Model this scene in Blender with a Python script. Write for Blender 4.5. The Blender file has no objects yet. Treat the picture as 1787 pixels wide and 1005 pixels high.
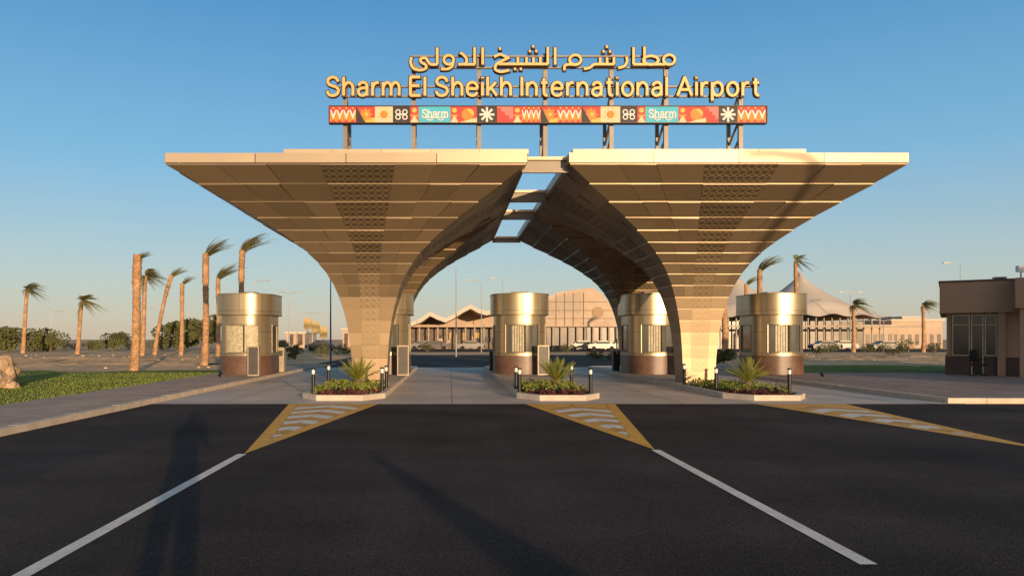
import bpy, bmesh, math, random
from mathutils import Vector, Matrix, noise
R=math.radians; PI=math.pi
random.seed(7)
S=bpy.context.scene; COL=S.collection
F=1290.;CX=785.;HY=592.;CH=1.65
def W(px,py,Y): return Vector(((px-CX)/F*Y,Y,CH+(HY-py)/F*Y))
def XX(px,Y): return (px-CX)/F*Y
def ZZ(py,Y): return CH+(HY-py)/F*Y
# ------------------------------------------------------------------ helpers
def tag(o,label=None,cat=None,group=None,kind=None):
    if label:o['label']=label
    if cat:o['category']=cat
    if group:o['group']=group
    if kind:o['kind']=kind
    return o
def thing(name,label,cat,loc=(0,0,0),rz=0,group=None):
    o=bpy.data.objects.new(name,None);COL.objects.link(o);o.location=loc;o.rotation_euler=(0,0,rz)
    o.empty_display_size=.2
    return tag(o,label,cat,group)
def obj(name,bm,mats,parent=None,smooth=False,world=False,recalc=True):
    if world and parent: bmesh.ops.translate(bm,verts=bm.verts,vec=-Vector(parent.location))
    if recalc: bmesh.ops.recalc_face_normals(bm,faces=bm.faces)
    me=bpy.data.meshes.new(name);bm.to_mesh(me);bm.free()
    if not isinstance(mats,(list,tuple)):mats=[mats]
    for m in mats:me.materials.append(m)
    if smooth:
        for p in me.polygons:p.use_smooth=True
        if smooth!='all':
            try: me.set_sharp_from_angle(angle=R(35))
            except Exception: pass
    o=bpy.data.objects.new(name,me);COL.objects.link(o)
    if parent:o.parent=parent
    return o
def struct(name,bm,m,**k):
    o=obj(name,bm,m,**k);o['kind']='structure';return o
def copy_tree(o,parent=None):
    c=o.copy();COL.objects.link(c);c.parent=parent
    for ch in list(o.children):
        copy_tree(ch,c)
    return c
def dup(o,loc,label=None,rz=None):
    c=copy_tree(o);c.location=loc
    if rz is not None:c.rotation_euler=(0,0,rz)
    if label:c['label']=label
    return c
def NB(): return bmesh.new()
def quad(bm,a,b,c,d,mi=0):
    f=bm.faces.new([bm.verts.new(a),bm.verts.new(b),bm.verts.new(c),bm.verts.new(d)]);f.material_index=mi;return f
def poly(bm,pts,mi=0):
    f=bm.faces.new([bm.verts.new(p) for p in pts]);f.material_index=mi;return f
def box(bm,x0,x1,y0,y1,z0,z1,mi=0):
    v=[bm.verts.new(p) for p in [(x0,y0,z0),(x1,y0,z0),(x1,y1,z0),(x0,y1,z0),(x0,y0,z1),(x1,y0,z1),(x1,y1,z1),(x0,y1,z1)]]
    for f in [(0,3,2,1),(4,5,6,7),(0,1,5,4),(1,2,6,5),(2,3,7,6),(3,0,4,7)]:
        bm.faces.new([v[i] for i in f]).material_index=mi
def tube(bm,pts,rad,n=8,mi=0,cap=True):
    pts=[Vector(p) for p in pts]
    if not isinstance(rad,(list,tuple)):rad=[rad]*len(pts)
    rings=[]
    for i,p in enumerate(pts):
        t=(pts[min(i+1,len(pts)-1)]-pts[max(i-1,0)]).normalized()
        a=t.cross(Vector((0,1,0)) if abs(t.y)<.9 else Vector((1,0,0))).normalized();b=t.cross(a).normalized()
        rings.append([bm.verts.new(p+(a*math.cos(2*PI*k/n)+b*math.sin(2*PI*k/n))*rad[i]) for k in range(n)])
    for i in range(len(rings)-1):
        for k in range(n):
            bm.faces.new([rings[i][k],rings[i][(k+1)%n],rings[i+1][(k+1)%n],rings[i+1][k]]).material_index=mi
    if cap:
        for r in (rings[0],rings[-1]):
            try:bm.faces.new(r).material_index=mi
            except Exception:pass
def prism(bm,pts,z0,z1,mi=0,bot=True,top=True,uv=None):
    n=len(pts)
    a=[bm.verts.new((p[0],p[1],z0)) for p in pts];b=[bm.verts.new((p[0],p[1],z1)) for p in pts]
    u=0
    for i in range(n):
        j=(i+1)%n
        f=bm.faces.new([a[i],a[j],b[j],b[i]]);f.material_index=mi
        if uv:
            L=(a[j].co-a[i].co).length
            for l,c in zip(f.loops,[(u,z0),(u+L,z0),(u+L,z1),(u,z1)]):l[uv].uv=c
            u+=L
    if bot:bm.faces.new(a[::-1]).material_index=mi
    if top:bm.faces.new(b).material_index=mi
def fprism(bm,pts,y0,y1,mi=0):
    n=len(pts)
    a=[bm.verts.new((p[0],y0,p[1])) for p in pts];b=[bm.verts.new((p[0],y1,p[1])) for p in pts]
    for i in range(n):
        j=(i+1)%n;bm.faces.new([a[i],a[j],b[j],b[i]]).material_index=mi
    bm.faces.new(a).material_index=mi;bm.faces.new(b[::-1]).material_index=mi
# ------------------------------------------------------------------ materials
def mat(name,c,rough=.6,metal=0.,ns=3.,na=.15,bump=0.,rand=0.,kind=None,spec=.5,ns2=None,na2=0.,bs=None,emit=None,streak=0):
    m=bpy.data.materials.new(name);m.use_nodes=True;nt=m.node_tree;N=nt.nodes;L=nt.links
    b=N['Principled BSDF'];b.inputs['Roughness'].default_value=rough;b.inputs['Metallic'].default_value=metal
    b.inputs['Specular IOR Level'].default_value=spec
    tc=N.new('ShaderNodeTexCoord')
    def nz(scale,detail,amt,vec=None,lo=.3,hi=.7):
        no=N.new('ShaderNodeTexNoise');no.inputs['Scale'].default_value=scale;no.inputs['Detail'].default_value=detail
        L.new(vec or tc.outputs['Object'],no.inputs['Vector'])
        mr=N.new('ShaderNodeMapRange');mr.inputs[1].default_value=lo;mr.inputs[2].default_value=hi;mr.inputs[3].default_value=1-amt;mr.inputs[4].default_value=1+amt
        L.new(no.outputs['Fac'],mr.inputs[0]);return mr.outputs[0]
    val=nz(ns,6,na)
    def mul(a,bv):
        x=N.new('ShaderNodeMath');x.operation='MULTIPLY';L.new(a,x.inputs[0])
        L.new(bv,x.inputs[1]);return x.outputs[0]
    def MM(op,a,bb=None):
        x=N.new('ShaderNodeMath');x.operation=op
        for i,q in enumerate((a,bb)):
            if q is None:continue
            if isinstance(q,(int,float)):x.inputs[i].default_value=q
            else:L.new(q,x.inputs[i])
        return x.outputs[0]
    if ns2: val=mul(val,nz(ns2,3,na2))
    if streak:
        mp=N.new('ShaderNodeMapping');mp.inputs['Scale'].default_value=(1.3,.06,1);L.new(tc.outputs['Object'],mp.inputs['Vector'])
        st=nz(1.,4,streak,mp.outputs[0]);val=mul(val,st)
        mp2=N.new('ShaderNodeMapping');mp2.inputs['Scale'].default_value=(.5,.9,1);mp2.inputs['Rotation'].default_value=(0,0,.5);L.new(tc.outputs['Object'],mp2.inputs['Vector'])
        val=mul(val,nz(.45,8,streak*.9,mp2.outputs[0],.42,.6))
        rr=N.new('ShaderNodeMapRange');rr.inputs[1].default_value=.8;rr.inputs[2].default_value=1.2;rr.inputs[3].default_value=rough-.12;rr.inputs[4].default_value=rough+.1
        L.new(st,rr.inputs[0]);L.new(rr.outputs[0],b.inputs['Roughness'])
    if rand:
        oi=N.new('ShaderNodeObjectInfo');m3=N.new('ShaderNodeMapRange');m3.inputs[3].default_value=1-rand;m3.inputs[4].default_value=1+rand
        L.new(oi.outputs['Random'],m3.inputs[0]);val=mul(val,m3.outputs[0])
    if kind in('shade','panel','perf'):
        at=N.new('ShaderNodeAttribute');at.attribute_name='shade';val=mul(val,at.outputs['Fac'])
    if kind in('panel','perf'):
        uvn=N.new('ShaderNodeUVMap');sx=N.new('ShaderNodeSeparateXYZ');L.new(uvn.outputs[0],sx.inputs[0])
        if kind=='panel':
            e=MM('LESS_THAN',MM('MINIMUM',sx.outputs[0],MM('SUBTRACT',1.,sx.outputs[0])),.010)
            val=mul(val,MM('SUBTRACT',1.,MM('MULTIPLY',e,.5)))
        else:
            u=MM('MULTIPLY',sx.outputs[0],4.5);v=MM('MULTIPLY',sx.outputs[1],4.5)
            tri=MM('ABSOLUTE',MM('SUBTRACT',MM('FRACT',u),.5))
            a1=MM('LESS_THAN',MM('ABSOLUTE',MM('SUBTRACT',MM('FRACT',MM('ADD',v,tri)),.5)),.12)
            a2=MM('LESS_THAN',MM('ABSOLUTE',MM('SUBTRACT',MM('FRACT',MM('SUBTRACT',v,tri)),.25)),.12)
            aa=MM('MAXIMUM',a1,a2)
            pt=N.new('ShaderNodeAttribute');pt.attribute_name='pat'
            k=MM('ADD',1.,MM('MULTIPLY',pt.outputs['Fac'],MM('SUBTRACT',MM('MULTIPLY',aa,.62),.55)))
            val=mul(val,k)
            bp=N.new('ShaderNodeBump');bp.inputs['Distance'].default_value=.03
            L.new(MM('MULTIPLY',pt.outputs['Fac'],.8),bp.inputs['Strength'])
            L.new(aa,bp.inputs['Height']);L.new(bp.outputs[0],b.inputs['Normal'])
    colsock=None
    if kind in('brick','seam'):
        br=N.new('ShaderNodeTexBrick')
        if kind=='seam':
            uvn=N.new('ShaderNodeUVMap');L.new(uvn.outputs[0],br.inputs['Vector'])
            br.offset=0;br.inputs['Scale'].default_value=1;br.inputs['Brick Width'].default_value=.8;br.inputs['Row Height'].default_value=.92;br.inputs['Mortar Size'].default_value=.008
            c1=[x*1.06 for x in c];c2=[x*.9 for x in c];mc=[x*.3 for x in c]
        else:
            L.new(tc.outputs['Object'],br.inputs['Vector']);br.inputs['Scale'].default_value=1
            br.inputs['Brick Width'].default_value=.4;br.inputs['Row Height'].default_value=.2;br.inputs['Mortar Size'].default_value=.008
            c1=[x*1.12 for x in c];c2=[x*.85 for x in c];mc=[x*.55 for x in c]
        br.inputs['Color1'].default_value=(*c1,1);br.inputs['Color2'].default_value=(*c2,1);br.inputs['Mortar'].default_value=(*mc,1)
        colsock=br.outputs['Color']
    hs=N.new('ShaderNodeHueSaturation');hs.inputs['Color'].default_value=(*c,1)
    if colsock:L.new(colsock,hs.inputs['Color'])
    L.new(val,hs.inputs['Value']);L.new(hs.outputs[0],b.inputs['Base Color'])
    if bump:
        bp=N.new('ShaderNodeBump');bp.inputs['Strength'].default_value=bump;bp.inputs['Distance'].default_value=.02
        bn=N.new('ShaderNodeTexNoise');bn.inputs['Scale'].default_value=bs or 40;bn.inputs['Detail'].default_value=4;L.new(tc.outputs['Object'],bn.inputs['Vector'])
        L.new(bn.outputs['Fac'],bp.inputs['Height']);L.new(bp.outputs[0],b.inputs['Normal'])
    return m
M={}
M['asphalt']=mat('asphalt',(.054,.043,.038),.9,0,.35,.2,.6,ns2=55,na2=.55,bs=60,spec=.10,streak=.22)
M['asphalt2']=mat('asphalt_far',(.065,.055,.046),.9,0,.2,.2,.2,spec=.1)
M['concrete']=mat('apron_concrete',(.56,.46,.36),.6,0,.5,.12,.15,ns2=14,na2=.08,streak=.1,spec=.3)
M['joint']=mat('apron_joint',(.24,.18,.14),.9)
M['paver']=mat('paving',(.52,.37,.27),.8,0,.6,.12,.2,kind='brick',spec=.2)
M['paver2']=mat('paving_right',(.36,.27,.22),.8,0,.6,.15,.2,kind='brick',spec=.2)
M['kerb']=mat('kerb_stone',(.56,.46,.36),.75,0,3,.14,.2)
M['sand']=mat('desert_sand',(.66,.42,.22),.95,0,.15,.3,.8,ns2=1.6,na2=.28,bs=2.5,spec=.1)
M['grass']=mat('lawn',(.17,.20,.03),.9,0,.6,.25,.8,ns2=8,na2=.25,bs=25,spec=.1)
M['blade']=mat('grass_blade',(.21,.25,.04),.8,0,.8,.3)
M['soil']=mat('soil',(.08,.05,.035),.95,0,6,.3,.6)
M['white']=mat('road_white',(.82,.72,.60),.7,0,4,.12,.1,ns2=40,na2=.13)
M['yellow']=mat('road_yellow',(.80,.40,.05),.7,0,4,.14,.1,ns2=40,na2=.15)
M['tan']=mat('worn_yellow_infill',(.64,.33,.06),.75,0,2,.25,.1,ns2=30,na2=.2)
M['clad']=mat('cladding_panel',(.235,.168,.098),.40,.45,1.2,.05,kind='panel')
M['perf']=mat('perforated_panel',(.25,.178,.102),.45,.4,1.2,.05,kind='perf')
M['fascia']=mat('fascia_panel',(.50,.385,.26),.42,.3,.8,.05,kind='shade')
M['steel']=mat('painted_steel',(.22,.18,.14),.5,.3,3,.1)
M['darksteel']=mat('dark_steel',(.09,.08,.075),.5,.4,3,.1)
M['roof']=mat('roof_membrane',(.4,.38,.35),.8)
M['gold']=mat('letter_face',(.66,.42,.15),.5,.1,4,.04)
M['ledge']=mat('letter_edge',(.04,.018,.01),.5,.2,4,.05)
M['booth']=mat('booth_metal',(.44,.35,.225),.36,.7,1,.05,kind='seam')
M['boothbase']=mat('booth_base_stone',(.13,.07,.045),.4,0,2,.3,ns2=20,na2=.2)
M['glass']=mat('dark_glass',(.10,.098,.085),.07,0,1,.1,spec=.9)
M['curtain']=mat('curtain',(.44,.38,.25),.5,0,8,.3)
M['frame']=mat('window_frame',(.34,.27,.17),.4,.6)
M['black']=mat('black_metal',(.015,.014,.013),.4,.2)
M['lantern']=mat('lantern_diffuser',(.8,.78,.7),.4)
M['red']=mat('purple_leaf',(.10,.028,.018),.7,0,2,.4)
M['gcov']=mat('groundcover_leaf',(.18,.20,.028),.7,0,2,.35)
M['cycad']=mat('cycad_leaf',(.24,.25,.04),.55,0,2,.3)
M['palm']=mat('palm_leaf',(.18,.165,.05),.7,0,1,.4)
M['trunk']=mat('palm_trunk',(.42,.235,.115),.9,0,2,.3,.9,ns2=9,na2=.35,bs=10)
M['bush']=mat('tree_leaf',(.095,.10,.03),.85,0,.8,.45)
M['bark']=mat('bark',(.16,.1,.06),.9,0,4,.3)
M['stone']=mat('terminal_stone',(.50,.37,.265),.8,0,.08,.12,ns2=.6,na2=.08)
M['tent']=mat('tent_fabric',(.58,.49,.39),.7,0,.1,.06)
M['tglass']=mat('terminal_glazing',(.11,.075,.05),.3,0,.3,.6,ns2=1.5,na2=.4)
M['tcol']=mat('terminal_column',(.40,.31,.23),.7)
M['bwall']=mat('kiosk_render',(.37,.235,.145),.75,0,.8,.08)
M['bbase']=mat('kiosk_base',(.07,.038,.028),.6,0,2,.2)
M['kglass']=mat('kiosk_glass',(.035,.033,.03),.1,0,1,.1,spec=.5)
M['pole']=mat('galvanised_pole',(.36,.36,.35),.5,.3)
M['carw']=mat('car_white',(.42,.38,.35),.3,0,1,.03)
M['card']=mat('car_dark',(.1,.08,.08),.3,0,1,.03)
M['carg']=mat('car_silver',(.20,.18,.17),.3,.3,1,.03)
M['tyre']=mat('tyre',(.02,.02,.02),.9)
M['rock']=mat('boulder_rock',(.46,.31,.19),.9,0,2,.3,.8,bs=8)
M['shirt']=mat('shirt',(.15,.18,.25),.8)
M['sgn']=mat('yellow_board',(.5,.34,.11),.6)
M['beige']=mat('louvre_frame',(.42,.34,.24),.5,.3)
M['bluepole']=mat('blue_pole',(.06,.10,.2),.5,.2)
for n,c in dict(b_red=(.62,.05,.04),b_or=(.85,.28,.03),b_yel=(.85,.52,.10),b_cream=(.85,.66,.40),b_blk=(.03,.02,.025),b_teal=(.06,.55,.75),b_wh=(.85,.82,.75),b_pink=(.72,.22,.2)).items():
    M[n]=mat('banner_'+n[2:],[x*.78 for x in c],.6,0,3,.03)
# ------------------------------------------------------------------ camera, light, world
cam=bpy.data.cameras.new('camera');co=bpy.data.objects.new('camera',cam);COL.objects.link(co)
co.location=(0,0,CH);co.rotation_euler=(R(90),0,0);cam.sensor_width=36;cam.lens=36*F/1787
cam.shift_x=(893.5-CX)/1787;cam.shift_y=(HY-502.5)/1787;cam.clip_start=.1;cam.clip_end=6000;S.camera=co
EL=R(5.4);tosun=Vector((.33,-1,0)).normalized()*math.cos(EL)+Vector((0,0,math.sin(EL)))
sl=bpy.data.lights.new('sun','SUN');sl.energy=5;sl.angle=R(.5);sl.color=(1,.71,.42)
so=bpy.data.objects.new('sun',sl);COL.objects.link(so);so.rotation_euler=tosun.to_track_quat('Z','Y').to_euler();so.location=(10,-30,10)
w=bpy.data.worlds.new('World');S.world=w;w.use_nodes=True;nt=w.node_tree;N=nt.nodes;L=nt.links
sk=N.new('ShaderNodeTexSky');sk.sky_type='NISHITA';sk.sun_disc=False;sk.sun_elevation=EL;sk.sun_rotation=math.atan2(tosun.x,tosun.y)
sk.air_density=1.;sk.dust_density=.6;sk.ozone_density=2.5
bg=N['Background'];L.new(sk.outputs[0],bg.inputs[0]);bg.inputs[1].default_value=.05
tc=N.new('ShaderNodeTexCoord');sx=N.new('ShaderNodeSeparateXYZ');L.new(tc.outputs['Generated'],sx.inputs[0])
cr=N.new('ShaderNodeValToRGB');L.new(sx.outputs[2],cr.inputs[0]);els=cr.color_ramp.elements
stops=[(0.,(.49,.41,.33)),(.03,(.45,.42,.37)),(.085,(.37,.44,.45)),(.22,(.165,.375,.56)),(.42,(.055,.225,.46)),(.55,(.045,.13,.24)),(1.,(.05,.085,.13))]
els[0].position=0;els[0].color=(*stops[0][1],1);els[1].position=1;els[1].color=(*stops[-1][1],1)
for p,c in stops[1:-1]:
    e=els.new(p);e.color=(*c,1)
b2=N.new('ShaderNodeBackground');L.new(cr.outputs[0],b2.inputs[0]);b2.inputs[1].default_value=1.
ad=N.new('ShaderNodeAddShader');L.new(bg.outputs[0],ad.inputs[0]);L.new(b2.outputs[0],ad.inputs[1])
vm=N.new('ShaderNodeVectorMath');vm.operation='DOT_PRODUCT';L.new(tc.outputs['Generated'],vm.inputs[0]);vm.inputs[1].default_value=tuple(tosun)
mx=N.new('ShaderNodeMath');mx.operation='MAXIMUM';L.new(vm.outputs['Value'],mx.inputs[0]);mx.inputs[1].default_value=0
pw=N.new('ShaderNodeMath');pw.operation='POWER';L.new(mx.outputs[0],pw.inputs[0]);pw.inputs[1].default_value=3.
b3=N.new('ShaderNodeBackground');b3.inputs[0].default_value=(.75,.45,.22,1);L.new(pw.outputs[0],b3.inputs[1])
ad2=N.new('ShaderNodeAddShader');L.new(ad.outputs[0],ad2.inputs[0]);L.new(b3.outputs[0],ad2.inputs[1]);L.new(ad2.outputs[0],N['World Output'].inputs[0])
S.view_settings.view_transform='Standard';S.view_settings.look='None';S.view_settings.exposure=0
# ------------------------------------------------------------------ ground
def sheet(name,pts,z,m):
    bm=NB();poly(bm,[(p[0],p[1],z) for p in pts])
    for f in bm.faces:
        f.normal_update()
        if f.normal.z<0:f.normal_flip()
    return struct(name,bm,m,recalc=False)
sheet('ground',[(-3000,-300),(3000,-300),(3000,4000),(-3000,4000)],0,M['sand'])
sheet('road',[(-7.6,-60),(60,-60),(60,18.8),(-7.6,18.8)],.006,M['asphalt'])
sheet('road_beyond',[(-9,50),(16,50),(16,78),(-9,78)],.006,M['asphalt2'])
sheet('road_link',[(-7.6,43.2),(13.2,43.2),(13.2,50),(-7.6,50)],.010,M['asphalt2'])
sheet('car_park',[(-14,96),(80,96),(80,122),(-14,122)],.006,M['asphalt2'])
sheet('apron',[(-7.6,18.8),(13.2,18.8),(13.2,43.2),(-7.6,43.2)],.012,M['concrete'])
bm=NB()
for y in (23.5,28.5,33.5,38.5): box(bm,-7.6,13.2,y,y+.025,.0125,.0145)
for x in (-5.9,.05,5.95,11.5): box(bm,x,x+.02,18.8,43.2,.0128,.0148)
struct('apron_joints',bm,M['joint'])
def raised(name,pts,h,m):
    bm=NB();prism(bm,pts,0,h,bot=False);return struct(name,bm,m)
raised('pavement_left',[(-10.5,-40),(-7.78,-40),(-7.78,43),(-10.5,43)],.12,M['paver'])
raised('pavement_right',[(13.0,19.2),(60,19.2),(60,34),(16.6,34),(16.6,44),(13.0,44)],.12,M['paver2'])
def kerb_line(name,p0,p1,wd=.18,h=.14):
    p0=Vector((*p0,0));p1=Vector((*p1,0));d=(p1-p0);Ln=d.length;d/=Ln;nrm=Vector((-d.y,d.x,0))*wd
    bm=NB();n=max(1,int(Ln/1.0))
    for i in range(n):
        a=p0+d*(Ln*i/n+.006);b=p0+d*(Ln*(i+1)/n-.006);j=random.uniform(-.003,.003)
        prism(bm,[a,b,b+nrm,a+nrm],0,h+j)
    return struct(name,bm,M['kerb'])
kerb_line('kerb_left',(-7.6,-40),(-7.6,43))
kerb_line('kerb_right_front',(12.8,19.0),(60,19.0))
kerb_line('kerb_right_side',(12.98,19.2),(12.98,44))
def wavy(x0,x1,y,amp,n,seed):
    return [(x0+(x1-x0)*i/n, y+amp*(noise.noise(Vector((i*.35,seed,0)))*2)) for i in range(n+1)]
bm=NB();pts=[(-10.52,10),(-10.52,35)]+wavy(-10.6,-60,37,2.4,30,3)+[(-60,10)]
prism(bm,pts,0,.09,bot=False);struct('lawn_left',bm,M['grass'])
sheet('lawn_right',[(16.7,34.1),(36,34.1),(40,42),(26,47),(16.7,46)],.02,M['grass'])
bm=NB()
for i in range(16000):
    x=-10.6-abs(random.gauss(0,4.5));y=random.uniform(15,34.5);h=random.uniform(.015,.045);a=random.uniform(0,PI);dx=.012*math.cos(a);dy=.012*math.sin(a)
    bm.faces.new([bm.verts.new((x-dx,y-dy,.088)),bm.verts.new((x+dx,y+dy,.088)),bm.verts.new((x+random.uniform(-.03,.05),y,.09+h))])
tag(obj('grass_blades',bm,M['blade'],recalc=False),'short green lawn grass beside the left pavement','grass',kind='stuff')
# ------------------------------------------------------------------ road markings
def gore(cx,y0,y1,hw):
    bm=NB();z=.0115;bw=.22;k_=hw/(y1-y0);sl=.9
    for s in(-1,1):
        quad(bm,(cx,y0,z),(cx+s*hw,y1,z),(cx+s*(hw-bw),y1,z),(cx,y0+bw/k_,z),1)
    yi=y0+bw/k_+.12
    def xe(yc):
        return max(0,(k_*(yc-y0)-bw-.006)/(1+k_*sl))
    def bar(ya,yb,mi):
        for s in(-1,1):
            xa,xb=xe(ya),xe(yb)
            quad(bm,(cx+s*.004,ya,z),(cx+s*max(.005,xa),ya-sl*xa,z),(cx+s*max(.006,xb),yb-sl*xb,z),(cx+s*.004,yb,z),mi)
    y=yi;pitch=1.12
    while y+pitch<y1+.35:
        bar(y,y+.55,0);bar(y+.56,y+1.11,2);y+=pitch
    for s in(-1,1):
        xb=xe(y)
        poly(bm,[(cx+s*.012,y+.0,z),(cx+s*xb,y-sl*xb,z),(cx+s*(hw-bw-.02),y1,z),(cx+s*.012,y1,z)] if y<y1 else [(cx+s*(y-y1)/sl,y1,z),(cx+s*xb,y-sl*xb,z),(cx+s*(hw-bw-.02),y1,z)],1)
    for f in bm.faces:
        f.normal_update()
        if f.normal.z<0:f.normal_flip()
    return struct('gore_marking',bm,[M['white'],M['yellow'],M['tan']],recalc=False)
for cx,y0 in((-2.95,10.6),(3.05,11.0),(8.9,10.9)): gore(cx,y0,18.78,1.14)
def lane(cx,y0,y1):
    bm=NB();quad(bm,(cx-.065,y0,.0105),(cx+.065,y0,.0105),(cx+.065,y1,.0105),(cx-.065,y1,.0105));struct('lane_line',bm,M['white'],recalc=False)
lane(-2.98,-8,10.6);lane(3.06,5.4,11.0);lane(8.9,5,10.9)
# ------------------------------------------------------------------ islands
def island(cx,rear,label):
    o=[(cx-.62,19.75),(cx+.62,19.75),(cx+1.15,20.6),(cx+1.15,rear-.6),(cx+.7,rear),(cx-.7,rear),(cx-1.15,rear-.6),(cx-1.15,20.6)]
    k=.17
    i_=[(cx-.52,19.75+k),(cx+.52,19.75+k),(cx+1.15-k,20.65),(cx+1.15-k,rear-.65),(cx+.63,rear-k),(cx-.63,rear-k),(cx-1.15+k,rear-.65),(cx-1.15+k,20.65)]
    t=thing('traffic_island',label,'island',(cx,30,0),group='kerbed islands between the lanes')
    bm=NB();n=8
    vo0=[bm.verts.new((*p,0)) for p in o];vo1=[bm.verts.new((*p,.16)) for p in o];vi1=[bm.verts.new((*p,.16)) for p in i_];vi0=[bm.verts.new((*p,.02)) for p in i_]
    for a in range(n):
        b=(a+1)%n
        for q in((vo0,vo1),(vo1,vi1),(vi1,vi0)):bm.faces.new([q[0][a],q[0][b],q[1][b],q[1][a]])
    obj('kerb',bm,M['kerb'],t,world=True)
    bm=NB();prism(bm,[i_[0],i_[1],i_[2],(cx+.98,24.6),(cx-.98,24.6),i_[7]],0,.12,bot=False);obj('soil_bed',bm,M['soil'],t,world=True)
    bm=NB();prism(bm,[(cx-.98,24.6),(cx+.98,24.6),i_[3],i_[4],i_[5],i_[6]],0,.15,bot=False);obj('paving',bm,M['concrete'],t,world=True)
island(-2.95,41.5,'pale kerbed island under the left canopy column, with purple planting at its nose')
island(3.02,41.5,'pale kerbed island in the middle, with planting but no canopy column')
island(8.75,41.5,'pale kerbed island under the right canopy column')
def leafclump(bm,c,rad,n,size,mi=0):
    for i in range(n):
        while True:
            p=Vector((random.uniform(-1,1),random.uniform(-1,1),random.uniform(-1,1)))
            if p.length<1:break
        if random.random()<.7:p=p.normalized()*random.uniform(.75,1.0)
        q=Vector((c[0]+p.x*rad[0],c[1]+p.y*rad[1],c[2]+p.z*rad[2]))
        a=Vector((random.gauss(0,1),random.gauss(0,1),random.gauss(0,1))).normalized();b=a.orthogonal().normalized()
        s=size*random.uniform(.6,1.3)
        bm.faces.new([bm.verts.new(q-a*s),bm.verts.new(q+b*s*.5),bm.verts.new(q+a*s),bm.verts.new(q-b*s*.5)]).material_index=mi
def frond(bm,base,d,Lf,droop,nl,wl,mi=0,wind=(0,0,0),lw=.06):
    base=Vector(base);d=Vector(d).normalized();wind=Vector(wind)
    N_=9;pts=[base+d*Lf*t+Vector((0,0,-droop*Lf*t*t))+wind*Lf*t*t for t in[i/N_ for i in range(N_+1)]]
    tube(bm,pts,[.012*Lf*(1-.8*i/N_)+.004 for i in range(N_+1)],4,mi,False)
    for i in range(nl):
        t=.12+.88*i/(nl-1);k=min(N_-1,int(t*N_));f=t*N_-k
        p=pts[k].lerp(pts[k+1],f);tg=(pts[k+1]-pts[k]).normalized()
        sd=tg.cross(Vector((0,0,1)));sd=sd.normalized() if sd.length>.05 else Vector((1,0,0))
        ln=wl*(math.sin(PI*min(1,t*.8+.15))**.6)*random.uniform(.8,1.1)
        for s in(-1,1):
            e=p+(sd*s*.75+tg*.65+Vector((0,0,-.25+random.uniform(-.25,.2)))).normalized()*ln
            wv=tg*ln*lw
            bm.faces.new([bm.verts.new(p-wv),bm.verts.new(e),bm.verts.new(p+wv)]).material_index=mi
isl=[(-2.95,'left'),(3.02,'middle'),(8.75,'right')]
for cx,nm in isl:
    bm=NB()
    for i in range(80):
        y=random.uniform(20.0,21.7);lim=.85 if y>20.7 else .5
        x=cx+random.uniform(-lim,lim)
        r=random.uniform(.08,.13);leafclump(bm,(x,y,.12+r*.5),(r,r,r*.7),28,.04)
    tag(obj('purple_groundcover',bm,M['red'],recalc=False),'low purple red leafed bedding in the %s island'%nm,'plants',kind='stuff')
    bm=NB()
    for i in range(95):
        y=random.uniform(20.7,24.4);x=cx+random.uniform(-.85,.85);r=random.uniform(.11,.17);leafclump(bm,(x,y,.13+r*.6),(r,r,r*1.0),26,.05)
    tag(obj('green_groundcover',bm,M['gcov'],recalc=False),'yellow green groundcover behind the purple bedding of the %s island'%nm,'plants',kind='stuff')
for (x,y,nm,s) in((-2.85,23.0,'left',.95),(3.25,22.6,'middle',.95),(8.95,22.2,'right',.9)):
    t=thing('cycad','spiky green cycad on the %s island'%nm,'plant',(x,y,.12),group='cycads on the islands')
    bm=NB();tube(bm,[(0,0,0),(0,0,.12),(0,0,.28)],[.13,.15,.08],10);obj('stem',bm,M['bark'],t,True)
    bm=NB()
    for i in range(38):
        a=i*2.4;e=R(random.uniform(30,82));frond(bm,(0,0,.24),(math.cos(a)*math.cos(e),math.sin(a)*math.cos(e),math.sin(e)),s*random.uniform(.8,1.1),.15,22,.15)
    obj('fronds',bm,M['cycad'],t,recalc=False)
def lathe(bm,prof,n=16,mi=0):
    rings=[[bm.verts.new((r*math.cos(2*PI*k/n),r*math.sin(2*PI*k/n),z)) for k in range(n)] for r,z in prof]
    for i in range(len(rings)-1):
        for k in range(n):bm.faces.new([rings[i][k],rings[i][(k+1)%n],rings[i+1][(k+1)%n],rings[i+1][k]]).material_index=mi
    bm.faces.new(rings[0][::-1]).material_index=mi;bm.faces.new(rings[-1]).material_index=mi
bt=thing('bollard_light','','bollard',(0,0,0),group='black bollard lights on the islands')
bm=NB();lathe(bm,[(.075,0),(.075,.03),(.052,.035),(.052,.52)]);obj('post',bm,M['black'],bt,True)
bm=NB();lathe(bm,[(.045,.52),(.045,.64)]);obj('diffuser',bm,M['lantern'],bt,True)
bm=NB();lathe(bm,[(.06,.64),(.06,.67),(.035,.69)]);obj('cap',bm,M['black'],bt,True)
bl=[(-3.86,20.9,'black bollard light at the front left of the left island'),(-3.9,23.8,'black bollard light farther back on the left edge of the left island'),
(-1.98,21.6,'front one of the paired black bollard lights on the right edge of the left island'),(-1.97,22.9,'rear one of the paired black bollard lights on the right edge of the left island'),
(1.98,21.0,'front one of the paired black bollard lights on the left edge of the middle island'),(2.0,22.3,'rear one of the paired black bollard lights on the left edge of the middle island'),
(3.98,20.9,'black bollard light at the front right of the middle island'),(3.95,24.0,'black bollard light farther back on the right edge of the middle island'),
(7.78,21.6,'black bollard light at the front left of the right island'),(9.6,20.9,'black bollard light at the front right of the right island'),(7.8,24.6,'black bollard light beside the right canopy column'),(9.62,23.6,'black bollard light behind the cycad of the right island')]
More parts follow.
